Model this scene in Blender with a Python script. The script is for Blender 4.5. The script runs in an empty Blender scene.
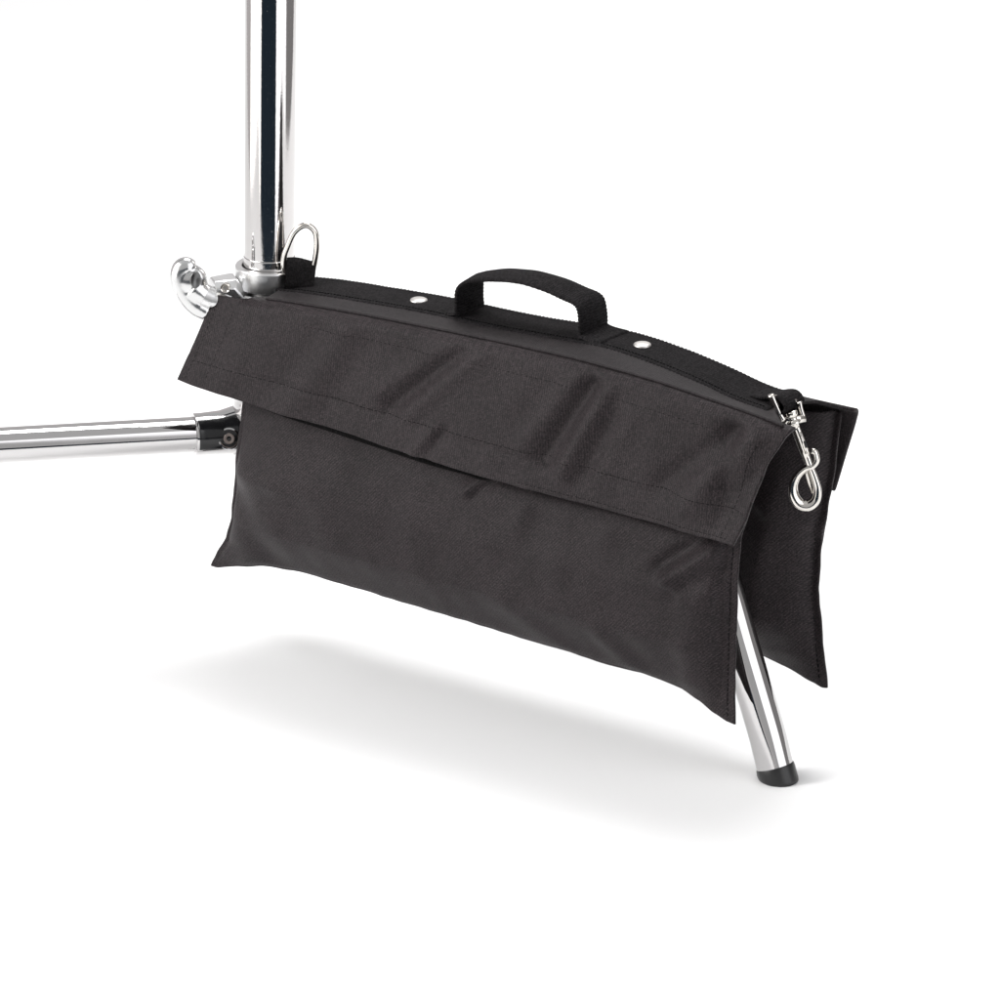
import bpy, bmesh, math, random
from mathutils import Vector, Matrix, noise
random.seed(4)
scene = bpy.context.scene
COL = scene.collection
PHI = math.radians(37)
cP, sP = math.cos(PHI), math.sin(PHI)
BAG0 = (0.220, 0.0, 0.070)          # root of the bag: s along the leg, t towards the camera, z

# ------------------------------------------------------------------ helpers
def obj(name, verts, faces, mat, parent=None, uvs=None, smooth=True):
    me = bpy.data.meshes.new(name)
    me.from_pydata([tuple(v) for v in verts], [], faces)
    me.update()
    if uvs:
        ul = me.uv_layers.new(name='UVMap')
        for lp in me.loops:
            ul.data[lp.index].uv = uvs[lp.vertex_index]
    if smooth:
        for p in me.polygons: p.use_smooth = True
    o = bpy.data.objects.new(name, me); COL.objects.link(o)
    me.materials.append(mat)
    if parent: o.parent = parent
    return o

def empty(name, loc, rz=0):
    o = bpy.data.objects.new(name, None); COL.objects.link(o)
    o.location = loc; o.rotation_euler = (0, 0, rz); o.empty_display_size = .02
    return o

def bag(s, t, z):                   # millimetres in the bag's own frame -> local metres
    return Vector((s/1000 - BAG0[0], -t/1000 - BAG0[1], z/1000 - BAG0[2]))
def w2b(x, y, z):                   # world millimetres -> bag local metres
    s = x*cP - y*sP; t = -x*sP - y*cP
    return bag(s, t, z)
def wm(x, y, z): return Vector((x/1000, y/1000, z/1000))

def lin(tab, x):
    if x <= tab[0][0]: return tab[0][1]
    for (a, b), (c, d) in zip(tab, tab[1:]):
        if x <= c:
            k = (x-a)/(c-a); k = k*k*(3-2*k)*.35 + k*.65
            return b + (d-b)*k
    return tab[-1][1]

def spl(tab, x):
    """smooth interpolation through the table (monotone-ish cubic)"""
    n = len(tab)
    if x <= tab[0][0]: return tab[0][1]
    if x >= tab[-1][0]: return tab[-1][1]
    def sl(i):
        if i == 0: return (tab[1][1]-tab[0][1])/(tab[1][0]-tab[0][0])
        if i == n-1: return (tab[-1][1]-tab[-2][1])/(tab[-1][0]-tab[-2][0])
        return (tab[i+1][1]-tab[i-1][1])/(tab[i+1][0]-tab[i-1][0])
    for i in range(n-1):
        if x <= tab[i+1][0]:
            h = tab[i+1][0]-tab[i][0]; k = (x-tab[i][0])/h
            return ((2*k**3-3*k*k+1)*tab[i][1] + (k**3-2*k*k+k)*h*sl(i) + (3*k*k-2*k**3)*tab[i+1][1] + (k**3-k*k)*h*sl(i+1))

def catmull(pts, n):
    P = [Vector(p) for p in pts]; P = [2*P[0]-P[1]] + P + [2*P[-1]-P[-2]]
    out = []
    for i in range(1, len(P)-2):
        for k in range(n):
            t = k/n
            out.append(.5*((2*P[i]) + (P[i+1]-P[i-1])*t + (2*P[i-1]-5*P[i]+4*P[i+1]-P[i+2])*t*t + (3*P[i]-P[i-1]-3*P[i+1]+P[i+2])*t**3))
    out.append(P[-2].copy()); return out

def merge(parts):
    V, F = [], []
    for v, f in parts:
        n = len(V); V += list(v); F += [tuple(i+n for i in q) for q in f]
    return V, F

def sweep(path, section, closed=False, up=Vector((0, 0, 1)), cap=True, twist=None):
    """section(i) -> list of 2-D (a,b) offsets along side / normal"""
    n = len(path); V, F = [], []; m = None
    prevS = None
    for i, p in enumerate(path):
        if closed: d = path[(i+1) % n]-path[i-1]
        else: d = path[min(i+1, n-1)]-path[max(i-1, 0)]
        d.normalize()
        if prevS is None:
            s = d.cross(up)
            if s.length < 1e-4: s = d.cross(Vector((1, 0, 0)))
        else: s = prevS - d*prevS.dot(d)
        s.normalize(); prevS = s; nrm = s.cross(d)
        sec = section(i); m = len(sec)
        for a, b in sec: V.append(p + s*a + nrm*b)
    L = n if closed else n-1
    for i in range(L):
        for k in range(m):
            a = i*m+k; b = i*m+(k+1) % m; c = ((i+1) % n)*m+(k+1) % m; d_ = ((i+1) % n)*m+k
            F.append((a, b, c, d_))
    if cap and not closed:
        F.append(tuple(reversed(range(m)))); F.append(tuple(range((n-1)*m, n*m)))
    return V, F

def circ(r, m=24, ry=None):
    ry = ry or r
    return [(r*math.cos(2*math.pi*k/m), ry*math.sin(2*math.pi*k/m)) for k in range(m)]
def tube(path, r, m=24, closed=False, **kw):
    rr = r if callable(r) else (lambda i: r)
    return sweep(path, lambda i: circ(rr(i), m), closed=closed, **kw)

def lathe(prof, origin, axis=Vector((0, 0, 1)), m=64):
    """prof: list of (radius, height) in metres, closed with caps where the radius is 0"""
    axis = axis.normalized(); x = axis.orthogonal().normalized(); y = axis.cross(x)
    V, F = [], []
    for r, h in prof:
        for k in range(m):
            a = 2*math.pi*k/m
            V.append(origin + axis*h + (x*math.cos(a)+y*math.sin(a))*max(r, 1e-6))
    for i in range(len(prof)-1):
        for k in range(m):
            F.append((i*m+k, i*m+(k+1) % m, (i+1)*m+(k+1) % m, (i+1)*m+k))
    return V, F

def sharp(o, ang=35):
    for e in o.data.edges: pass
    bm = bmesh.new(); bm.from_mesh(o.data)
    bmesh.ops.remove_doubles(bm, verts=bm.verts, dist=2e-6)
    bmesh.ops.recalc_face_normals(bm, faces=bm.faces)
    for e in bm.edges:
        if len(e.link_faces) == 2 and e.calc_face_angle(0) > math.radians(ang): e.smooth = False
    bm.to_mesh(o.data); bm.free()
    wn = o.modifiers.new('normals', 'WEIGHTED_NORMAL'); wn.keep_sharp = True; wn.weight = 90
    return o

def grid(nu, nw, fn):
    """fn(u,w)->(Vector, (uvx,uvy))"""
    V, U, F = [], [], []
    for j in range(nw+1):
        for i in range(nu+1):
            p, uv = fn(i/nu, j/nw); V.append(p); U.append(uv)
    for j in range(nw):
        for i in range(nu):
            a = j*(nu+1)+i
            F.append((a, a+1, a+nu+2, a+nu+1))
    return V, F, U

def mod_solid(o, th, off=-1):
    m = o.modifiers.new('thickness', 'SOLIDIFY'); m.thickness = th; m.offset = off; m.use_even_offset = False
def smoothstep(x): x = max(0, min(1, x)); return x*x*(3-2*x)
def nz(x, y, z, sc): return noise.noise(Vector((x*sc, y*sc, z*sc)))

# ------------------------------------------------------------------ materials
def new_mat(name):
    m = bpy.data.materials.new(name); m.use_nodes = True
    nt = m.node_tree; b = nt.nodes['Principled BSDF']
    return m, nt, b
def node(nt, typ, **kw):
    n = nt.nodes.new(typ)
    for k, v in kw.items():
        if k.startswith('_'): setattr(n, k[1:], v)
        else: n.inputs[k.replace('__', ' ')].default_value = v
    return n
def math_(nt, op, a, b=None, c=None):
    n = nt.nodes.new('ShaderNodeMath'); n.operation = op
    for i, x in enumerate((a, b, c)):
        if x is None: continue
        if isinstance(x, (int, float)): n.inputs[i].default_value = x
        else: nt.links.new(x, n.inputs[i])
    return n.outputs[0]

def fabric(name, base, kx, ky, pitch, bump=.35, rough=.54, sheen=.35, vary=.35):
    """woven cloth; UVs are millimetres. (kx,ky) is the direction across the ribs"""
    m, nt, b = new_mat(name); L = nt.links
    uv = node(nt, 'ShaderNodeUVMap'); sep = node(nt, 'ShaderNodeSeparateXYZ'); L.new(uv.outputs[0], sep.inputs[0])
    x, y = sep.outputs[0], sep.outputs[1]
    nn = node(nt, 'ShaderNodeTexNoise', Scale=.12, Detail=3.0); L.new(uv.outputs[0], nn.inputs['Vector'])
    ph = math_(nt, 'ADD', math_(nt, 'ADD', math_(nt, 'MULTIPLY', x, kx), math_(nt, 'MULTIPLY', y, ky)), math_(nt, 'MULTIPLY', nn.outputs[0], .8))
    w = math_(nt, 'SINE', math_(nt, 'MULTIPLY', ph, 2*math.pi/pitch))
    ph2 = math_(nt, 'SUBTRACT', math_(nt, 'MULTIPLY', x, ky), math_(nt, 'MULTIPLY', y, kx))
    w2 = math_(nt, 'SINE', math_(nt, 'MULTIPLY', ph2, 2*math.pi/(pitch*.62)))
    fine = node(nt, 'ShaderNodeTexNoise', Scale=1.25, Detail=3.0); L.new(uv.outputs[0], fine.inputs['Vector'])
    h = math_(nt, 'ADD', math_(nt, 'MULTIPLY', w, .26), math_(nt, 'ADD', math_(nt, 'MULTIPLY', w2, .15), math_(nt, 'MULTIPLY', fine.outputs[0], 3.0)))
    bp = node(nt, 'ShaderNodeBump', Strength=bump, Distance=.00025); L.new(h, bp.inputs['Height'])
    L.new(bp.outputs[0], b.inputs['Normal'])
    mr = node(nt, 'ShaderNodeMapRange'); L.new(h, mr.inputs[0])
    mr.inputs[1].default_value = .6; mr.inputs[2].default_value = 2.4
    mr.inputs[3].default_value = 1-vary; mr.inputs[4].default_value = 1+vary
    big = node(nt, 'ShaderNodeTexNoise', Scale=.02, Detail=4.0); L.new(uv.outputs[0], big.inputs['Vector'])
    sn = node(nt, 'ShaderNodeVectorMath', _operation='SNAP'); L.new(uv.outputs[0], sn.inputs[0])
    sn.inputs[1].default_value = (.85, 1.5, 1) if abs(kx) > .9 else (.95, .95, 1)
    wn = node(nt, 'ShaderNodeTexWhiteNoise', _noise_dimensions='2D'); L.new(sn.outputs[0], wn.inputs['Vector'])
    grain = math_(nt, 'ADD', math_(nt, 'MULTIPLY', wn.outputs[0], .9), .55)      # single bright and dull yarns
    f = math_(nt, 'MULTIPLY', math_(nt, 'MULTIPLY', mr.outputs[0], grain), math_(nt, 'ADD', math_(nt, 'MULTIPLY', big.outputs[0], .6), .70))
    mx = node(nt, 'ShaderNodeVectorMath', _operation='SCALE'); mx.inputs[0].default_value = base
    L.new(f, mx.inputs['Scale']); L.new(mx.outputs[0], b.inputs['Base Color'])
    b.inputs['Roughness'].default_value = rough
    b.inputs['Specular IOR Level'].default_value = .16
    b.inputs['Sheen Weight'].default_value = sheen; b.inputs['Sheen Roughness'].default_value = .45
    return m

M_FLAP = fabric('flap_cloth', (.0172, .0131, .0143), 1, .0, 1.7, bump=.6, sheen=.04, vary=.95)
M_POUCH = fabric('pouch_cloth', (.0172, .0131, .0143), .72, -.69, 1.75, bump=.65, sheen=.04, vary=.95)
M_SHADED = fabric('shaded_cloth', (.0125, .0096, .0105), 1, 0, 1.6, bump=.5, sheen=.03, vary=.6)  # same cloth as the flaps, colour darkened for the shade on the top panel
M_WEB = fabric('webbing', (.0130, .0118, .0125), 1, 0, 1.9, bump=1.0, rough=.85, sheen=.0, vary=.65)
M_STRAP = fabric('strap_webbing', (.0090, .0082, .0086), .35, .94, 1.5, bump=.8, rough=.85, sheen=.0, vary=.45)

for _m in (M_WEB, M_STRAP): _m.node_tree.nodes['Principled BSDF'].inputs['Specular IOR Level'].default_value = .08

def plain(name, col, rough, metal=0, spec=.5, nscale=None, nb=.1):
    m, nt, b = new_mat(name)
    b.inputs['Base Color'].default_value = (*col, 1); b.inputs['Roughness'].default_value = rough
    b.inputs['Metallic'].default_value = metal; b.inputs['Specular IOR Level'].default_value = spec
    tc = node(nt, 'ShaderNodeTexCoord')
    n = node(nt, 'ShaderNodeTexNoise', Scale=nscale or 60, Detail=4.0); nt.links.new(tc.outputs['Object'], n.inputs['Vector'])
    bp = node(nt, 'ShaderNodeBump', Strength=nb, Distance=.0004); nt.links.new(n.outputs[0], bp.inputs['Height'])
    nt.links.new(bp.outputs[0], b.inputs['Normal'])
    mr = node(nt, 'ShaderNodeMapRange'); nt.links.new(n.outputs[0], mr.inputs[0])
    mr.inputs[3].default_value = max(rough-.05, .01); mr.inputs[4].default_value = rough+.08
    nt.links.new(mr.outputs[0], b.inputs['Roughness'])
    return m
M_THREAD = plain('thread', (.0015, .0015, .0017), .9, spec=.1, nscale=400)
M_RUBBER = plain('rubber', (.008, .008, .0085), .30, nscale=500, nb=.35)
M_CHROME = plain('chrome', (.61, .60, .60), .035, 1, nscale=40, nb=.025)
M_CAST = plain('cast_aluminium', (.76, .76, .76), .30, 1, nscale=110, nb=.35)
M_NICKEL = plain('nickel', (.70, .67, .63), .10, 1, nscale=150, nb=.12)
M_RIVET = plain('rivet_metal', (.62, .60, .58), .45, 1, nscale=200, nb=.2)
M_STEEL = plain('dark_steel', (.32, .27, .25), .3, 1, nscale=300, nb=.3)
M_REFLECTION = plain('black_gloss', (.010, .010, .011), .12, spec=.5, nscale=200, nb=.1)
M_SHADE_STRIP = fabric('shade_strip', (.0042, .0038, .0040), 1, 0, 1.5, bump=1.0, rough=.95, sheen=0, vary=.8)
M_HOLE = plain('dark_hole', (.008, .008, .010), .6)
M_FLOOR = plain('white_paper', (.90, .90, .90), .85, spec=.1, nscale=20, nb=.02)

M_WING = plain('polished_cast', (.70, .70, .70), .19, 1, nscale=90, nb=.3)
def pole_material():
    m, nt, b = new_mat('polished_pole'); L = nt.links
    tc = node(nt, 'ShaderNodeTexCoord')
    mp = node(nt, 'ShaderNodeMapping'); mp.inputs['Scale'].default_value = (1, 1, .7); L.new(tc.outputs['Object'], mp.inputs[0])
    n = node(nt, 'ShaderNodeTexNoise', Scale=1300, Detail=2.0); L.new(mp.outputs[0], n.inputs['Vector'])
    sp = node(nt, 'ShaderNodeMapRange'); L.new(n.outputs[0], sp.inputs[0])
    sp.inputs[1].default_value = .66; sp.inputs[2].default_value = .78; sp.inputs[3].default_value = .05; sp.inputs[4].default_value = .28
    L.new(sp.outputs[0], b.inputs['Roughness'])
    b.inputs['Metallic'].default_value = 1; b.inputs['Base Color'].default_value = (.62, .605, .60, 1)
    bp = node(nt, 'ShaderNodeBump', Strength=.06, Distance=.0003); L.new(n.outputs[0], bp.inputs['Height']); L.new(bp.outputs[0], b.inputs['Normal'])
    return m
M_POLE = pole_material()

# ------------------------------------------------------------------ setting
FZ = .0075
v = [(-1.15, -.80, FZ), (1.15, -.80, FZ), (1.15, 4.2, FZ), (-1.15, 4.2, FZ)]
v2 = [(x, y, FZ-.003) for x, y, z in v]
fl = obj('studio_floor', v+v2, [(0, 1, 2, 3), (7, 6, 5, 4), (0, 4, 5, 1), (1, 5, 6, 2), (2, 6, 7, 3), (3, 7, 4, 0)], M_FLOOR, smooth=False)
fl['kind'] = 'structure'

# ------------------------------------------------------------------ light stand
ST = empty('light_stand', (0, 0, 0))
ST['label'] = 'polished chrome light stand with upright pole and slanting legs on black rubber feet'
ST['category'] = 'light stand'

def pole_x(z): return .0015 + (z-290)/171*.0028      # the pole leans by about a degree
V, F = [], []
prof = [(14.6, 250), (17.0, 250), (17.3, 251), (17.3, 284), (17.9, 284.4), (17.9, 291.8), (17.5, 292.3), (17.4, 292.6), (17.4, 500), (17.4, 600), (17.4, 899), (16.9, 900), (15.6, 900), (15.6, 600), (15.6, 300)]
V, F = lathe([(r/1000, h/1000) for r, h in prof], Vector((0, 0, 0)), m=96)
V = [Vector((p.x+pole_x(p.z*1000), p.y, p.z)) for p in V]
pole = sharp(obj('pole', V, F, M_POLE, ST))
# small vent hole in the pole
hx = (265-270)*.7/1000+pole_x(297)
d = Vector((hx-pole_x(297), -math.sqrt(.0174**2-(hx-pole_x(297))**2), 0)).normalized()
V, F = lathe([(.0, .0175), (.0008, .0175), (.0009, .0172)], Vector((pole_x(297), 0, .2975)), d, 16)
obj('vent_hole', V, F, M_HOLE, pole)

V, F = lathe([(r/1000, h/1000) for r, h in [(17.5, 270.6), (23.0, 270.6), (23.7, 271.1), (23.9, 271.8), (23.9, 284.2), (23.6, 285.2), (22.9, 285.8), (19.6, 285.8), (19.0, 285.2), (18.7, 279)]], Vector((.0015, 0, 0)), m=96)
sharp(obj('collar', V, F, M_CAST, ST))

# casting below the collar: a turned body with a lug to the left
def cylinder_x(a, b, r, m=32):
    return tube([a, b], r, m)
hubV = []
prof = [(17.6, 240), (21, 240), (24.5, 243), (25.4, 262), (25.3, 267.0), (24.7, 268.6), (18, 268.7)]
hubV.append(lathe([(r/1000, h/1000) for r, h in prof], Vector((.0015, 0, 0)), m=64))
lug = sweep([wm(-6, -4, 254), wm(-20, -7, 256), wm(-29.5, -12, 271), wm(-38, -15, 271)], lambda i: [(x*k/1000, y*k/1000) for k in ((1.12, 1.1, 1.0, .74)[i],) for x, y in
        [(-12, -9), (-8, -13), (8, -13), (12, -9), (12, 7), (6, 12), (-6, 12), (-12, 7)]])
hubV.append(lug)
V, F = merge(hubV)
hub = sharp(obj('hub', V, F, M_CAST, ST), 30)
bv = hub.modifiers.new('edge', 'BEVEL'); bv.width = .0009; bv.segments = 2; bv.limit_method = 'ANGLE'
# pin through the lug
V, F = lathe([(0, .0015), (.0016, .0015), (.0019, .001), (.0022, .001), (.0030, .0016), (.0034, .0008), (.0034, -.004)], wm(-28.2, -26.6, 277), Vector((-.1, -1, .15)), 24)
sharp(obj('pin', V, F, M_NICKEL, hub))

# curled wing handle on a short stem
def wx(u, vv, y=-22): return wm(-52.8+(u-190)*.702, y, 273.4-(vv-290)*.75)
path = catmull([wx(191, 270), wx(187.5, 267.5), wx(183.5, 269), wx(181.5, 276), wx(183, 286), wx(189, 297), wx(197, 305), wx(207, 311)], 8)
rad = [5.6, 6.6, 6.8, 6.8, 6.8, 6.8, 6.6, 5.8]
def rr(i):
    k = i/8; a = int(min(k, 6)); f = k-a
    return (rad[a]*(1-f)+rad[min(a+1, 7)]*f)/1000
wing = sweep(path, lambda i: circ(rr(i), 20, rr(i)*1.15))
ball = lathe([(.0118*math.sin(math.pi*k/12), -.0080*math.cos(math.pi*k/12)) for k in range(13)], wx(191, 280), Vector((0, 1, 0)), 32)
neck = tube([wx(193, 286), wx(200, 292), wx(206, 296)], lambda i: (.0090, .0085, .0078)[i], 24)
V, F = merge([wing, ball, neck])
wingo = obj('wing_handle', V, F, M_WING, ST)
rm = wingo.modifiers.new('fuse', 'REMESH'); rm.mode = 'VOXEL'; rm.voxel_size = .0006; rm.use_smooth_shade = True
sm = wingo.modifiers.new('soften', 'SMOOTH'); sm.iterations = 14; sm.factor = .6
# recess in the handle: a dark matt cup
V, F = lathe([(0, -.0004), (.0028, -.0002), (.0033, .0004), (.0036, .0006), (.0039, .0000), (.0041, -.001)], wx(196.5, 276, -30.2), Vector((.30, -1, .12)), 28)
V = [Vector((p.x, p.y, (p.z-wx(196, 276.5).z)*1.5+wx(196, 276.5).z)) for p in V]
obj('recess', V, F, plain('recess_metal', (.16, .16, .16), .35, 1), wingo)
stem = merge([tube([wx(203, 294), wx(212, 298)], .0080, 40), tube([wx(209, 297), wx(228, 303)], .0066, 32)])
sharp(obj('stem', *stem, M_CAST, ST))

# inner column under the bag and lower casting
V, F = lathe([(.0, .128), (.0165, .128), (.0175, .129), (.0175, .2405)], Vector((0, 0, 0)), m=64)
sharp(obj('column', V, F, M_CHROME, ST))
V, F = lathe([(r/1000, h/1000) for r, h in [(17.6, 134), (23.5, 134), (25, 136), (25.5, 150), (25.5, 178), (24.3, 187), (23, 193), (23.6, 196), (23.6, 200), (22.8, 201), (17.6, 201)]], Vector((0, 0, 0)), m=64)
sharp(obj('lower_hub', V, F, M_CHROME, ST))
# leg to the left
ld = Vector((-150, -38, 4.5)).normalized()
A = wm(-20, -2, 163.2)
B = A + ld*.36
path = [A, A+ld*.05, A+ld*.16, A+ld*.27] + catmull([A+ld*.285, A+ld*.33+Vector((0, 0, -.010)), A+ld*.362+Vector((0, 0, -.040)), A+ld*.385+Vector((0, 0, -.090)), A+ld*.402+Vector((0, 0, -.147))], 8)
V, F = tube(path, .01255, 64)
lleg = sharp(obj('leg', V, F, M_CHROME, ST), 50)
def rubber(name, top, ax, e1, parent):
    n = 48; V, F = [], []
    e1 = (e1-ax*e1.dot(ax)).normalized(); e2 = ax.cross(e1)
    for (r, h) in [(.0126, -.0002), (.0128, 0), (.0131, .0010), (.0133, .003)]:
        for k in range(n):
            a = 2*math.pi*k/n; V.append(top+ax*h+(e1*math.cos(a)+e2*math.sin(a))*r)
    for (r, z) in [(.0134, .0030), (.0131, .0010), (.0122, .00015), (.0, .00005)]:
        for k in range(n):
            a = 2*math.pi*k/n; p = top+(e1*math.cos(a)+e2*math.sin(a))*r
            V.append(p+ax*((FZ+z-p.z)/ax.z))
    for i in range(7):
        for k in range(n): F.append((i*n+k, i*n+(k+1) % n, (i+1)*n+(k+1) % n, (i+1)*n+k))
    return sharp(obj(name, V, F, M_RUBBER, parent), 60)
rubber('rubber_foot', path[-1]-Vector((0, 0, -.0004)), (path[-1]-path[-3]).normalized(), ld, lleg)
sk = sweep([A+ld*x + Vector((0, 0, dz)) for x, dz in [(-.004, .0022), (.004, .0014), (.014, .0004), (.028, 0), (.0328, 0), (.0334, 0), (.0334, 0)]],
           lambda i: circ((.0195, .0172, .0156, .0150, .0150, .0146, .0127)[i], 64), cap=False)
socket = sharp(obj('leg_socket', *sk, M_CHROME, ST), 40)
def dark_reflection_pt(u, w):
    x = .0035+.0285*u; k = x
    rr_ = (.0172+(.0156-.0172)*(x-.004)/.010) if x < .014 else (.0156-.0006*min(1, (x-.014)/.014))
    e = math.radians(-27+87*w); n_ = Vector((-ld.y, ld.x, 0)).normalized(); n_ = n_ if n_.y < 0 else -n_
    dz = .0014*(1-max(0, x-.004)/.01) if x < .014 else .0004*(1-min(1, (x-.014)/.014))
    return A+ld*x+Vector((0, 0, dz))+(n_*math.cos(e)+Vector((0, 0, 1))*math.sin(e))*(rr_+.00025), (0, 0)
V, F, U = grid(30, 30, dark_reflection_pt); refl = obj('dark_reflection', V, F, M_REFLECTION, socket); mod_solid(refl, .0004, 0)  # black patch added to paint a dark reflection on the chrome socket
bd = Vector((.02, -1, .28)).normalized()
bc = wm(-27.5, -8.5, 161.5)
V, F = lathe([(.0060, .0120), (.0060, .0126), (.0066, .0132), (.0076, .0130), (.0080, .0120), (.0082, .0060)], bc, bd, 48)
boss = sharp(obj('bolt_boss', V, F, M_CHROME, socket))
V, F = lathe([(0, .0115), (.0060, .0115)], bc, bd, 40); obj('bolt_seat', V, F, M_HOLE, boss)
V, F = lathe([(.0, .0122), (.0017, .0122), (.0018, .0134), (.0034, .0136), (.0039, .0130), (.0039, .0112)], bc, bd, 32)
sharp(obj('bolt_head', V, F, M_STEEL, boss))

# leg that carries the bag, bending down to the floor
def bw(s, t, z): return wm(s*cP-t*sP, -s*sP-t*cP, z)
path = catmull([bw(s, 0, z) for s, z in [(18, 262), (120, 262), (220, 262), (285, 260), (325, 248), (355, 213), (377, 166), (391, 131), (402.5, 99), (415, 66), (425.5, 38), (432.5, 16.5)]], 10)
V, F = tube(path, .01255, 56)
leg = sharp(obj('leg', V, F, M_CHROME, ST), 50)
# rubber foot, cut flat where it stands
rubber('rubber_foot', bw(432.3, 0, 17.2), (bw(438.2, 0, 0)-bw(432.3, 0, 17.2)).normalized(), Vector((cP, -sP, 0)), leg)

# ------------------------------------------------------------------ the bag
org = bw(BAG0[0]*1000, 0, BAG0[2]*1000)
BG = empty('sandbag', org, -PHI)
BG['label'] = 'black woven saddle sandbag with two pouches slung over the chrome leg of the stand'
BG['category'] = 'sandbag'

RIDGE = [(20, 275.5), (58, 279.4), (101, 282.3), (150, 285), (208, 286.3), (262, 289.2), (295, 291.2), (318, 290.6), (350, 287.2), (382, 282.2), (407, 277.2), (434, 274.5)]
SEAM = [(-14, 271.0), (20, 273.6), (52, 276.6), (142, 281.3), (277, 285.2), (351, 283.6), (392, 280.4), (440, 276.0), (466, 272.5)]
BACKTOP = [(-14, 258), (60, 266), (200, 272), (300, 274), (380, 270), (420, 267.5), (466, 266.8)]
FBOT = [(-30, 212.1), (30, 207.1), (160, 200.2), (245, 197.0), (328, 195.7), (440, 194.6)]

def seg(s, z, a, sig, amp, ends=10):
    """soft ridge along a line a=(s0,z0,s1,z1)"""
    dx, dz = a[2]-a[0], a[3]-a[1]; L = math.hypot(dx, dz)
    px, pz = s-a[0], z-a[1]
    al = (px*dx+pz*dz)/L; pe = (px*dz-pz*dx)/L
    k = 1
    if al < 0: k = math.exp(-(al/ends)**2)
    elif al > L: k = math.exp(-((al-L)/ends)**2)
    return amp*k*math.exp(-(pe/sig)**2)

FC = [(a, sg*1.2, am*1.6, en) for a, sg, am, en in [((214, 284, 150, 228), 6, -2.6, 8), ((222, 283, 166, 228), 7, 1.8, 8), ((206, 284, 138, 236), 7, 1.3, 8),
      ((312, 276, 280, 220), 7, -3.2, 8), ((324, 272, 296, 214), 6, 2.2, 8), ((300, 276, 262, 226), 7, 1.4, 10),
      ((332, 255, 312, 212), 6, -1.8, 8), ((346, 262, 330, 215), 9, 1.0, 8),
      ((424, 264, 426, 228), 8, -3.0, 9), ((441, 263, 398, 212), 9, 2.6, 10), ((430, 268, 378, 222), 7, -2.2, 10), ((446, 240, 424, 205), 6, -1.6, 10),
      ((186, 216, 174, 202), 4, 1.6, 5), ((197, 220, 186, 203), 4, -1.2, 5),
      ((100, 270, 62, 204), 11, 1.5, 12), ((84, 262, 44, 210), 10, -1.2, 12), ((120, 262, 96, 214), 9, -1.1, 10),
      ((250, 250, 236, 206), 9, .8, 12), ((30, 276, 8, 212), 10, .9, 12), ((372, 270, 352, 212), 10, .8, 10)]]
def flap_creases(s, z): return sum(seg(s, z, a, sg, am, en) for a, sg, am, en in FC)

def flap_pt(s_, b, side, off=0.0):
    """s_ 0..1 along, b 0..1 down; side +1 front, -1 back"""
    if side > 0:
        sl = -14-16*b; sr = spl([(0, 466), (.15, 461), (.34, 454), (.62, 448.5), (.82, 445), (1, 440)], b)
    else:
        sl = -14-14*b; sr = spl([(0, 466), (.3, 457), (1, 436)], b)
    s = sl+(sr-sl)*s_
    zt = spl(SEAM, s) if side > 0 else spl(BACKTOP, s)
    zb = spl(FBOT, s+ (0 if side > 0 else -10)) + (0 if side > 0 else 2)
    # roll over at the top, then hang
    t = 33.5+6.5*max(min(1, (b/.06))**.5, smoothstep((20-s)/12)) + 17.5*b**.8 + (2.2*b*b if side > 0 else 0)
    z = zt + (zb-zt)*b
    zz = z
    if side > 0:
        amp = min(1, b/.12)*(.55+.45*min(1, (1-b)/.2))
        t += flap_creases(s, z)*amp
        t += 1.6*nz(s, z, 3, .018)*min(1, b*4) + .5*nz(s, z, 9, .06)*min(1, b*5)
        # fold line of the hem
        hz = (z-zb)
        t -= .45*math.exp(-((hz-19)/1.6)**2)
        t += 1.5*b*math.sin(s/34+1.2)*b
        # free corners curl
        if s < 22: t += (22-s)*.04*b
        cr = max(0, (s_-.93)/.07)
        t += cr*cr*(-3.0*(1-b) + 1.0*b)
        zz += .8*nz(s, 4, 1, .03)*b
    else:
        t += 2.0*nz(s, z, 7, .02)*min(1, b*4)
        cr = max(0, (s_-.9)/.1)
        t += cr*3
    if s < 20 and side < 0: t += 2
    return s, side*(t+off), zz

def build_flap(side, name):
    def fn(u, w):
        s, t, z = flap_pt(u, w, side)
        return bag(s, t, z), (s, z)
    V, F, U = grid(420 if side > 0 else 200, 84 if side > 0 else 40, fn)
    if side < 0: F = [tuple(reversed(f)) for f in F]
    o = obj(name, V, F, M_FLAP, BG, U); mod_solid(o, .0022, 0)
    return o

def stitches(parent, fn, n_len, step=3.4, dash=2.2, w=.42, name='stitching', lift=1.25, jm=1.0):
    """fn(d) -> (position, outward) for distance d in mm"""
    parts = []; d = 0; rs = random.Random(int(n_len*10))
    while d < n_len:
        d0 = d+jm*rs.uniform(-.25, .25)*step*.4; dl = dash*rs.uniform(.75, 1.15)
        a, na = fn(max(0, d0)); b, nb = fn(min(max(0, d0)+dl, n_len)); d += step
        jit = Vector((0, 0, jm*rs.uniform(-.22, .22)/1000)); a = a+jit; b = b+jit*rs.uniform(-1, 1)
        dd = (b-a)
        if dd.length < 1e-6: continue
        dd.normalize(); side = dd.cross(na).normalized()*w/1000
        up = na*lift/1000; lo = na*(lift-.8)/1000
        vs = [a-side+lo, a+side+lo, b+side+lo, b-side+lo, a-side*.4+up, a+side*.4+up, b+side*.4+up, b-side*.4+up]
        parts.append((vs, [(0, 1, 5, 4), (1, 2, 6, 5), (2, 3, 7, 6), (3, 0, 4, 7), (4, 5, 6, 7)]))
    V, F = merge(parts)
    return V, F

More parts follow.
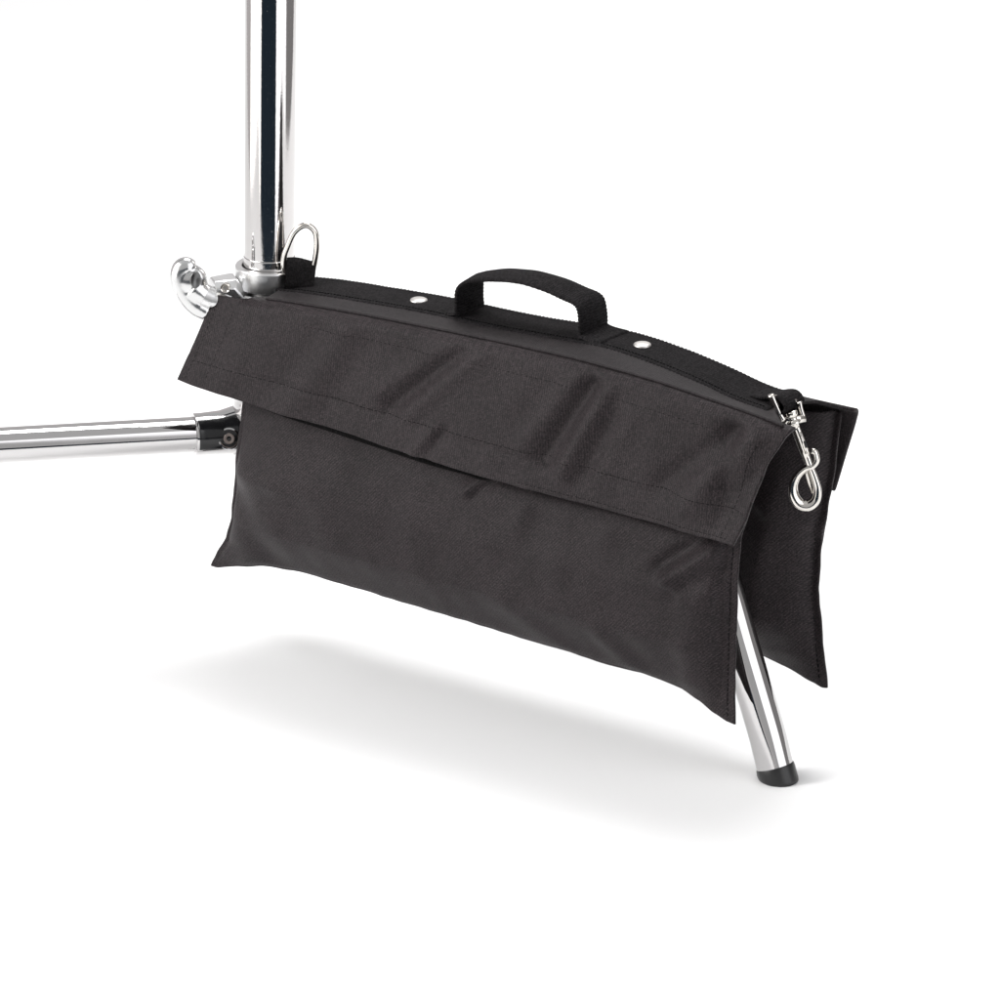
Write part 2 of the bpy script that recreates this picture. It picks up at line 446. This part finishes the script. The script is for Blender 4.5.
flapF = build_flap(1, 'flap')
flapB = build_flap(-1, 'flap')
OUT = Vector((0, -1, .12)).normalized()
def row(b_of_s, s0, s1):
    def fn(d):
        u = s0+(s1-s0)*d/((s1-s0)*480)
        s, t, z = flap_pt(u, b_of_s(u), 1); return bag(s, t, z), OUT
    return fn
rows = [stitches(None, row(lambda u: .735, .012, .985), .973*480),
        stitches(None, row(lambda u: .16+.02*u, .18, .985), .80*480, step=3.8, dash=1.6, w=.32),
        stitches(None, row(lambda u: .965, .62, .985), .365*480, dash=1.8, w=.35)]
def col(u, b0, b1):
    def fn(d):
        b = b0+(b1-b0)*d/((b1-b0)*78); s, t, z = flap_pt(u, b, 1); return bag(s, t, z), OUT
    return fn
rows += [stitches(None, col(.046, .12, .98), .86*78, step=3.8, dash=1.8, w=.3), stitches(None, col(.012, .05, .98), .93*78, step=3.8, dash=1.8, w=.3),
         stitches(None, col(.974, .05, .97), .92*78)]
V, F = merge(rows); obj('stitching', V, F, M_THREAD, flapF, smooth=False)

# ---- pouches
PC = [(a, sg*1.15, am*1.5, en) for a, sg, am, en in [((385, 158, 414, 180), 5, 3.2, 7), ((378, 166, 408, 190), 4.5, -2.4, 7), ((392, 150, 420, 168), 6, -1.8, 8),
      ((386, 158, 396, 148), 4, 1.8, 5), ((227, 194, 216, 183), 4, 2.0, 5), ((234, 190, 222, 180), 3.5, -1.4, 5),
      ((410, 160, 400, 92), 13, 2.6, 16), ((425, 130, 422, 80), 6, -1.2, 12), ((16, 150, 76, 158), 9, 1.8, 22), ((14, 132, 40, 96), 12, -2.2, 16),
      ((250, 110, 290, 84), 9, 1.2, 14), ((330, 104, 352, 82), 8, 1.5, 10), ((300, 186, 296, 150), 10, 1.0, 16),
      ((180, 180, 176, 120), 14, .8, 20), ((110, 180, 96, 120), 13, .9, 20), ((268, 196, 262, 172), 8, 1.6, 12),
      ((340, 194, 334, 176), 8, 1.5, 12)]]
def pouch_edge(side, v):
    z = v
    if side > 0:
        sl = lin([(60, -22), (72, -19.5), (82, -14), (96, -5), (112, -.5), (150, 4), (200, 11), (270, 24)], z)
        sr = lin([(58, 428.6), (75, 428.4), (120, 428.6), (160, 429.6), (190, 431.5), (215, 438), (240, 444), (262, 448)], z)
    else:
        sl = lin([(66, -18), (82, -10), (112, 2), (200, 14), (270, 24)], z)
        sr = lin([(62, 445), (70, 444.5), (95, 441), (132, 436.5), (160, 438.5), (190, 443), (225, 450), (262, 455)], z)
    return sl, sr
def pouch_bottom(side, s):
    if side > 0:
        return lin([(-22, 71.5), (-14, 71.3), (0, 75.5), (30, 83), (53, 84.6), (100, 84), (150, 82.6), (200, 81.6), (252, 80), (292, 79.4), (330, 77.6), (352, 78.8), (386, 75.0), (400, 70), (414, 63.8), (424, 60.2), (430, 59.6)], s)
    return lin([(-20, 72), (30, 84), (150, 84), (300, 81), (378, 81.5), (392, 74.2), (410, 71), (432, 64.6), (440, 62.6), (447, 63.6)], s)
def pouch_pt(side, u, w, outer):
    # w: 0 bottom, 1 top
    ub = u
    s_guess = (-20+450*u) if side > 0 else (-16+460*u)
    zb = pouch_bottom(side, s_guess); zt = 263 - (4 if outer else 0)
    z = zb+(zt-zb)*w
    sl, sr = pouch_edge(side, z)
    s = sl+(sr-sl)*u
    seam = 42 - 9*smoothstep((z-195)/60) if side > 0 else 42-3*smoothstep((z-200)/60)
    if outer: T = lin([(70, 46), (85, 53), (115, 63), (150, 63), (182, 55), (196, 46.5), (215, 42), (240, 36), (265, 31)], z)
    else: T = lin([(70, 36), (85, 28), (110, 17), (150, 15.5), (200, 17), (240, 15), (265, 13.4)], z)
    L = sr-sl
    dl, dr, db = u*L, (1-u)*L, (z-zb)
    def g(d, fl, ww): return math.sqrt(max(0, 1-(1-min(1, max(0, d-fl)/ww))**2))
    G = g(dl, 4, 62)*g(dr, 5.5, 66)*g(db, 1.2, 44)
    t = seam+(T-seam)*G
    if outer:
        k = min(1, G*2.2)*min(1, max(0, (206-z)/30+.35)) if side > 0 else min(1, G*2)
        if side > 0: t += sum(seg(s, z, a, sg, am, en) for a, sg, am, en in PC)*k
        t += (2.6*nz(s, z, 5, .014)+.7*nz(s, z, 2, .05))*min(1, G*1.4)*(1 if z < 200 else .4)
        if side > 0: t -= 3.2*math.exp(-((dr-9.5)/2.4)**2)*min(1, max(0, (z-75)/30))
        t += .7
        if z > 196 and side > 0:   # stay under the flap
            t = min(t, 33.5+6.5+17.5*((275-z)/78)**.8 - 4.5)
    else:
        t += (3.0*nz(s, z, 15+side, .022)+.8*nz(s, z, 22, .06))*min(1, G*1.5)*(1 if z < 235 else .3)
        if side < 0:
            t += -3.0*math.exp(-((dr-30)/9)**2)*math.exp(-((z-185)/30)**2) + seg(s, z, (395, 200, 432, 178), 7, -4, 12) + seg(s, z, (405, 160, 398, 100), 10, -3, 20)
        t -= .7
    # gathered, uneven bottom seam
    z += (.5*nz(s, 8, side, .09)+.5*nz(s, 3, side, .03))*math.exp(-db/8)
    s += (.6*nz(z, 6, side, .1))*(math.exp(-dl/6)+math.exp(-dr/6))
    return s, side*t, z

def build_pouch(side):
    nu, nw = 340, 130
    V, F, U = [], [], []
    def warp(k):     # more rows near the borders
        return k
    for outer in (True, False):
        base = len(V)
        for j in range(nw+1):
            for i in range(nu+1):
                s, t, z = pouch_pt(side, i/nu, j/nw, outer)
                V.append(bag(s, t, z)); U.append((s, z))
        for j in range(nw):
            for i in range(nu):
                a = base+j*(nu+1)+i
                q = (a, a+1, a+nu+2, a+nu+1)
                F.append(q if outer == (side > 0) else tuple(reversed(q)))
    N = (nu+1)*(nw+1)
    ring = [i for i in range(nu+1)] + [(nu+1)*(j+1)-1 for j in range(1, nw+1)] + [nw*(nu+1)+i for i in range(nu-1, -1, -1)] + [j*(nu+1) for j in range(nw-1, 0, -1)]
    for a, b in zip(ring, ring[1:]+ring[:1]):
        F.append((b, a, a+N, b+N) if side > 0 else (a, b, b+N, a+N))
    return obj('pouch', V, F, M_POUCH, BG, U)
pf = build_pouch(1); pb = build_pouch(-1)
def pcol(side, inset, z0, z1, outer):
    def fn(d):
        z = z0+(z1-z0)*d/abs(z1-z0)
        zb = 70; w = (z-zb)/(259-zb)
        s, t, zz = pouch_pt(side, 1-inset/450, w, outer)
        return bag(s, t, zz), (Vector((0, -1, 0)))
    return fn
V, F = stitches(None, pcol(1, 5.5, 74, 192, True), 118, lift=.5, w=.35)
obj('stitching', V, F, M_THREAD, pf, smooth=False)
V, F = stitches(None, pcol(-1, 5.5, 76, 180, False), 104, lift=.5, w=.35)
obj('stitching', V, F, M_THREAD, pb, smooth=False)

# fuzzy black fastening strip under the flap; its black paints the shadow gap below
def shade_strip_pt(u, w):
    s = 14+352*u; z0 = spl(FBOT, s-2)-7.9*smoothstep((s-14)/25)*smoothstep((330-s)/150)+.5
    z = z0+(z0*0+13)*w
    ww = (z-82)/(259-82); lo, hi = 0, 1
    uu = (s-10)/(434-10)
    for _ in range(3):
        a, t, zz = pouch_pt(1, uu, ww, True); uu += (s-a)/424; ww += (z-zz)/177
    a, t, zz = pouch_pt(1, uu, ww, True)
    fz = .35*nz(s, z, 4, .9)
    return bag(a, t+1.5+fz, zz+fz), (s, z)
V, F, U = grid(500, 16, shade_strip_pt); obj('shade_strip', V, F, M_SHADE_STRIP, pf, U)

# ---- top panel that saddles the leg
def panel_z(s, t):
    r = spl(RIDGE, s)-1.2; a = abs(t)
    if t >= 0: e = spl(SEAM, s)+.2
    else: e = spl(BACKTOP, s)-1.6
    if a <= 18: return r - .3*(a/18)**2
    k = (a-18)/(36-18)
    kk = k*k*(3-2*k)
    return r-.3 + (e-(r-.3))*min(1.1, kk*.6+k*.4) + (.8*math.sin(s/16.)*nz(s, t, 1, .05))*k*(1-k)*4
def panel(u, w):
    t = 36.5-70.5*w; a = abs(t)
    s0 = 21.5+ (6 if t > 0 else 0)*(a/36)
    s1 = 433+ (27*(a/36)**1.6 if t > 0 else 26*(a/34)**.75)
    s = s0+(s1-s0)*u
    z = panel_z(s, t)
    return bag(s, t, z), (s, t)
V, F, U = grid(300, 60, panel)
tp = obj('top_panel', V, F, M_SHADED, BG, U); mod_solid(tp, .0018, -1)
# make the solidify go below
tp.modifiers[0].offset = 1
def seamrow(d):
    s = 30+d; t = 30.5; return bag(s, t, panel_z(s, t)+.6), Vector((0, -.35, .93)).normalized()
V, F = stitches(None, seamrow, 415, step=3.2, dash=2.4, w=.5, lift=.7)
obj('stitching', V, F, M_THREAD, tp, smooth=False)

# ---- webbing strap along the ridge
def band_z(s, t): return spl(RIDGE, s) - .3*(t/18)**2
def band():
    nS = 330; prof = [(-18.6, -.6), (-18.8, .5), (-18.2, 1.3), (-15.5, 1.35), (-14.5, 1.05), (-9, 1.1), (0, 1.15), (9, 1.1), (14.5, 1.05), (15.5, 1.35), (18.2, 1.35), (18.9, .5), (18.8, -1.0)]
    V, U, F = [], [], []
    for i in range(nS+1):
        s = 22+(434.5-22)*i/nS
        for k, (t, h) in enumerate(prof):
            j = .5*math.sin(s*2*math.pi/3.2) if k in (1, 2, 10, 11) else 0
            tt = t+(j if t > 0 else -j)
            V.append(bag(s, tt, band_z(s, t)+h+ .35*j + .25*nz(s, t, 0, .05))); U.append((s, t))
    m = len(prof)
    for i in range(nS):
        for k in range(m-1):
            a = i*m+k; F.append((a, a+m, a+m+1, a+1))
    return obj('webbing_strap', V, F, M_WEB, BG, U)
bd_ = band()
def zig(d):
    s = 26+d; t = 14.9
    return bag(s, t, band_z(s, t)+.9), Vector((0, 0, 1))
V, F = stitches(None, zig, 404, step=2.6, dash=1.5, w=.5, lift=.9, jm=.3)
obj('stitching', V, F, M_THREAD, bd_, smooth=False)

# rivets
for i, (s, t) in enumerate([(131.6, -1), (319.5, -1)]):
    V, F = lathe([(0, .0017), (.0030, .0016), (.0048, .0012), (.0057, .0007), (.0060, .0002), (.0060, -.0004)], bag(s, t, spl(RIDGE, s)+1.2), Vector((.0, 0, 1)), 36)
    obj('rivet', V, F, M_RIVET, BG)

# ---- carry handle
hp = catmull([Vector((s, 0, z)) for s, z in [(176, 286), (175, 296), (175.5, 306), (181, 312.5), (191, 317), (208, 321), (226, 323), (246, 322.5), (264, 319.2), (274.5, 317), (279, 312.5), (280, 303), (279.5, 291)]], 12)
def handle():
    n = len(hp); V, U, F = [], [], []; dist = 0
    cs = [(-1, -.9), (-1.02, 0), (-1, .9), (-.9, 1.15), (-.5, 1.05), (0, 1.1), (.5, 1.05), (.9, 1.15), (1, .9), (1.02, 0), (1, -.9), (.9, -1.1), (0, -1.0), (-.9, -1.1)]
    for i, p in enumerate(hp):
        d = (hp[min(i+1, n-1)]-hp[max(i-1, 0)]).normalized(); nr = Vector((-d.z, 0, d.x))
        if i: dist += (hp[i]-hp[i-1]).length
        k = i/(n-1); mid = math.sin(math.pi*k)
        hw = 15.2-2.6*mid**2
        for a, b in cs:
            edge = abs(a) > .95
            j = .4*math.sin(dist*2*math.pi/2.6) if edge else 0
            tt = a*(hw+j) + 1.0*mid
            cur = -2.2*mid*a*a
            q = p+nr*(b*1.25+cur+.4*nz(p.x, tt, p.z, .08))
            V.append(bag(q.x, tt, q.z)); U.append((dist, tt))
    m = len(cs)
    for i in range(n-1):
        for k in range(m):
            F.append((i*m+k, i*m+(k+1) % m, (i+1)*m+(k+1) % m, (i+1)*m+k))
    return obj('carry_handle', V, F, M_WEB, BG, U)
hd = handle()
# sewn feet of the handle
def foot(s0, s1, t0=-16.5, t1=16.5, flare=0):
    def fn(u, w):
        s = s0+(s1-s0)*u; t = t0+(t1-t0)*w
        e = min(u, 1-u)*abs(s1-s0); e2 = min(w, 1-w)*33
        h = 1.9*min(1, (e/1.5+.1))*min(1, e2/1.2+.1)
        h += flare*math.exp(-(abs(s-(s0 if flare > 0 and s0 > 200 else s1)))/5.)
        return bag(s, t, band_z(s, t)+.9+h), (s*1.0, t)
    V, F, U = grid(44, 36, fn); return V, F, U
for (a, b, f) in [(166, 176.5, 2.2), (278.5, 298, 3.0)]:
    V, F, U = foot(a, b, flare=f)
    obj('handle_patch', V, F, M_WEB, hd, U)
V, F = merge([stitches(None, lambda d, a=a, b=b: (bag(a+(b-a)*((d*.12) % 1), -14+28*d/150, band_z((a+b)/2, 0)+1.6), Vector((0, 0, 1))), 150, step=2.5, dash=2.6, w=.4, lift=1.6) for a, b in ((279, 293),)])
obj('stitching', V, F, M_THREAD, hd, smooth=False)

# ---- D-ring with its tab at the pole end
ry = -25
ringpts = [(13.2, 284), (12.2, 288.5), (12.4, 295.6), (14.8, 303), (20, 314.6), (27.4, 319.6), (33.6, 315.4), (35.2, 306), (34.2, 296), (32.6, 288), (31.6, 284)]
pth = catmull([Vector((x, ry+ (304-z)*.12, z+2.9)) for x, z in ringpts], 8)
pth += [Vector((31.6-(31.6-13.2)*k/6, ry+2.4, 286.9)) for k in range(1, 6)]
V, F = tube([w2b(*p) for p in pth], .0021, 16, closed=True)
obj('d_ring', V, F, M_NICKEL, BG)
def tab():
    V, U, F = [], [], []
    prof = [(7.5, 272.5), (6.6, 279), (5.2, 286), (3.6, 291), (0, 293.8), (-4, 291), (-5.4, 285), (-8, 279), (-10.5, 274.5), (-8, 273.5), (-2, 282), (0, 286), (2, 280), (4, 273)]
    m = len(prof); n = 20
    for i in range(n+1):
        a = i/n; x = 12.0+21.5*a
        for (y, z) in prof:
            dz = -1.0*a*0 - 2.2*(a-.5) + .7*math.sin(a*5+y*.3)
            wid = .6 if i in (0, n) else 0
            V.append(w2b(x+(275-z)*-.10+ (wid if i == 0 else -wid), ry+2-y+1.0*math.sin(a*3), z+2.9+dz*((z-272)/20))); U.append((z, x))
    for i in range(n):
        for k in range(m): F.append((i*m+k, i*m+(k+1) % m, (i+1)*m+(k+1) % m, (i+1)*m+k))
    F.append(tuple(range(m))); F.append(tuple(reversed(range(n*m, (n+1)*m))))
    return obj('ring_tab', V, F, M_STRAP, BG, U)
tb = tab()

# ---- swivel hook at the free end
hy = -268
def H(x, z, dy=0): return w2b(x, hy+dy, z)
hk = []
flat = lambda a, b, m=20: [(a*math.cos(2*math.pi*k/m), b*math.sin(2*math.pi*k/m)) for k in range(m)]
# body shank, tapering
p = catmull([Vector((354.8, 0, 261.0)), Vector((358.6, 0, 251)), Vector((362.2, 0, 241)), Vector((365.4, 0, 232))], 6)
hk.append(sweep([H(q.x, q.z) for q in p], lambda i: flat(.0036, .0025) if i < 12 else flat(.0029, .0023), up=Vector((0, 1, 0))))
# hook loop
p = catmull([Vector(q) for q in [(365.2, 0, 233), (368.2, 0, 225), (370.2, 0, 217), (369, 0, 209.5), (364.2, 0, 205.8), (358.6, 0, 207.2), (355.0, 0, 213), (354.6, 0, 220), (357.2, 0, 226.5), (362, 0, 231.5), (367.0, 0, 233.5), (369.6, 0, 237.4), (368.6, 0, 243.4), (366.2, 0, 244.4)]], 8)
def hr(i):
    k = i/(len(p)-1)
    r = .0023+.0014*math.exp(-((k-.36)/.2)**2)
    if k > .76: r = .0019
    return flat(r*1.12, r*.9)
hk.append(sweep([H(q.x, q.z, -1.2 if 0 else -1.0*min(1, max(0, (i/len(p)-.6)*6))) for i, q in enumerate(p)], hr, up=Vector((0, 1, 0))))
# spring gate plunger along the shank with thumb stud
hk.append(sweep([H(357.8, 258, -2.6), H(362.6, 243, -2.6)], lambda i: flat(.0009, .0009, 12), up=Vector((0, 1, 0))))
V, F = merge(hk)
hook = obj('snap_hook', V, F, M_NICKEL, BG)
V, F = tube([H(361.0, 251.5, -2.4), H(362.4, 247.2, -2.4)], .0011, 12); obj('slot', V, F, M_HOLE, hook)
# gate rod closing the hook
V, F = tube([H(365.2, 236, .3), H(362.8, 229, .3), H(366.8, 214.5, .3)], .0011, 14); obj('gate', V, F, M_NICKEL, hook)
# swivel collar rings
sw = []
axh = (Vector((354.8, 0, 261))-Vector((352.6, 0, 270))).normalized(); axl = (H(354.8, 261)-H(352.6, 270)).normalized()
sw.append(lathe([(0, -.0042), (.0034, -.0048), (.0042, -.0040), (.0042, -.0010), (.0029, -.0006), (.0029, .0018), (.0044, .0024), (.0048, .0034), (.0044, .0042), (.0036, .0048), (.0034, .0068), (.0030, .0076), (0, .0076)], H(353.2, 267.6), axl, 28))
V, F = merge(sw); obj('swivel', V, F, M_NICKEL, hook)
# fork
fk = []
pl = catmull([Vector(q) for q in [(338.6, 0, 283.4), (341.6, 0, 276.4), (344.8, 0, 269.4), (347.0, 0, 265.6)]], 5)
fk.append(sweep([H(q.x, q.z, -1) for q in pl], lambda i: flat(.0024, .0020), up=Vector((0, 1, 0))))
pr = catmull([Vector(q) for q in [(357.6, 0, 277.6), (358.8, 0, 272), (360.6, 0, 266.4)]], 5)
fk.append(sweep([H(q.x, q.z, 2) for q in pr], lambda i: flat(.0018, .0016), up=Vector((0, 1, 0))))
fk.append(sweep([H(344.6, 266.0, -1), H(353, 264.8, 0), H(361.8, 266.2, 2)], lambda i: flat(.0030, .0015), up=Vector((0, 1, 0))))
fk.append(tube([H(341.5, 280.8, 3.5), H(356.0, 277, 5)], .0012, 12))
V, F = merge(fk); obj('fork', V, F, M_NICKEL, hook)
# strap loop carrying the fork
def loop_tab():
    path = [Vector(q) for q in [(414, 0, 277.2), (424, 0, 278.2), (432, 0, 280.4), (438.5, 0, 280), (442, 0, 275.5), (439, 0, 271), (432, 0, 268.5), (422, 0, 269)]]
    P = catmull(path, 6); V, U, F = [], [], []
    cs = [(-1, -.8), (-1, .8), (-.6, 1), (0, 1), (.6, 1), (1, .8), (1, -.8), (0, -1)]
    dist = 0
    for i, q in enumerate(P):
        if i: dist += (P[i]-P[i-1]).length
        d = (P[min(i+1, len(P)-1)]-P[max(i-1, 0)]).normalized(); nr = Vector((-d.z, 0, d.x))
        for a, b in cs:
            r = q+nr*b*1.1
            hw = 10.5+ .2*math.sin(dist*3.3)
            V.append(bag(r.x+ .5*nz(q.x, a, 1, .2), a*hw-2.0, r.z+.6*nz(q.x, a*3, 5, .15))); U.append((dist, a*hw))
    m = len(cs)
    for i in range(len(P)-1):
        for k in range(m): F.append((i*m+k, i*m+(k+1) % m, (i+1)*m+(k+1) % m, (i+1)*m+k))
    return obj('hook_tab', V, F, M_WEB, BG, U)
loop_tab()

P_TOP, P_KEY, TOPW, FRW = 35, 4.8, .58, .5
# ------------------------------------------------------------------ lamps and surroundings
def area(name, loc, target, sx, sy, power, col=(1, 1, 1)):
    L = bpy.data.lights.new(name, 'AREA'); L.shape = 'RECTANGLE'; L.size = sx; L.size_y = sy; L.energy = power; L.color = col
    o = bpy.data.objects.new(name, L); COL.objects.link(o); o.location = loc
    o.rotation_euler = (Vector(target)-Vector(loc)).to_track_quat('-Z', 'Y').to_euler()
    return o
    return o
area('overhead_softbox', (.42, .60, 2.1), (.15, -.1, 0), 1.2, .75, P_TOP)
area('key_softbox', (-2.7, -.9, 1.9), (.15, -.1, .15), 1.1, 1.1, P_KEY).data.spread = math.radians(40)

w = bpy.data.worlds.new('World'); scene.world = w; w.use_nodes = True
nt = w.node_tree; bg = nt.nodes['Background']; L = nt.links
tc = nt.nodes.new('ShaderNodeTexCoord'); sep = nt.nodes.new('ShaderNodeSeparateXYZ'); L.new(tc.outputs['Generated'], sep.inputs[0])
X, Yy, Z = sep.outputs
R = math.radians
az = math_(nt, 'ARCTAN2', X, math_(nt, 'MULTIPLY', Yy, -1.0))     # 0 = towards the camera, + = right
def win(val, lo, hi, soft):
    a = nt.nodes.new('ShaderNodeMapRange'); a.interpolation_type = 'SMOOTHSTEP'; L.new(val, a.inputs[0]); a.inputs[1].default_value = lo-soft; a.inputs[2].default_value = lo+soft
    b = nt.nodes.new('ShaderNodeMapRange'); b.interpolation_type = 'SMOOTHSTEP'; L.new(val, b.inputs[0]); b.inputs[1].default_value = hi-soft; b.inputs[2].default_value = hi+soft
    return math_(nt, 'MULTIPLY', a.outputs[0], math_(nt, 'SUBTRACT', 1.0, b.outputs[0]))
colr = None
def layer(mask, col):
    global colr
    mix = nt.nodes.new('ShaderNodeMix'); mix.data_type = 'RGBA'
    if mask is None: mix.inputs[0].default_value = 1
    else: L.new(mask, mix.inputs[0])
    if colr is not None: L.new(colr, mix.inputs[6])
    mix.inputs[7].default_value = (*col, 1); colr = mix.outputs[2]
AND = lambda a, b: math_(nt, 'MULTIPLY', a, b)
layer(None, (.62, .60, .60))                                              # studio walls
layer(win(Z, .55, 2, .06), (TOPW, TOPW, TOPW))                            # white ceiling
layer(AND(win(az, R(78), R(130), R(4)), win(Z, -1.2, .5, .04)), (.28, .27, .27))       # unlit right side
layer(AND(win(az, R(-100), R(-41), R(2)), win(Z, -.9, .70, .03)), (2.3, 2.25, 2.2))    # front left softbox
layer(AND(win(az, R(27), R(76), R(2)), win(Z, -.9, .70, .03)), (1.9, 1.9, 1.95))       # front right softbox
layer(AND(win(az, R(-41), R(27), R(2)), win(Z, .02, .75, .02)), (FRW, FRW, FRW))       # lit wall behind the camera
layer(AND(win(az, R(-41), R(27), R(2)), win(Z, -1.2, -.02, .02)), (.020, .030, .042))  # unlit floor behind the camera
layer(AND(win(Yy, .28, .42, .02), win(Z, .5, 2, .05)), (.03, .03, .035))               # gap between ceiling panels
L.new(colr, bg.inputs[0]); bg.inputs[1].default_value = 1.0

# ------------------------------------------------------------------ camera
cam = bpy.data.cameras.new('camera'); co = bpy.data.objects.new('camera', cam); COL.objects.link(co)
TH = math.radians(20); D = 5.0
co.location = (.161, -D*math.cos(TH), .112+D*math.sin(TH)); co.rotation_euler = (math.radians(90)-TH, 0, 0)
cam.sensor_width = 36; cam.lens = 36*D/.7; cam.clip_start = .1; cam.clip_end = 60
scene.camera = co
scene.render.engine = 'CYCLES'
scene.view_settings.view_transform = 'Standard'; scene.view_settings.look = 'None'; scene.view_settings.exposure = 0; scene.view_settings.gamma = 1
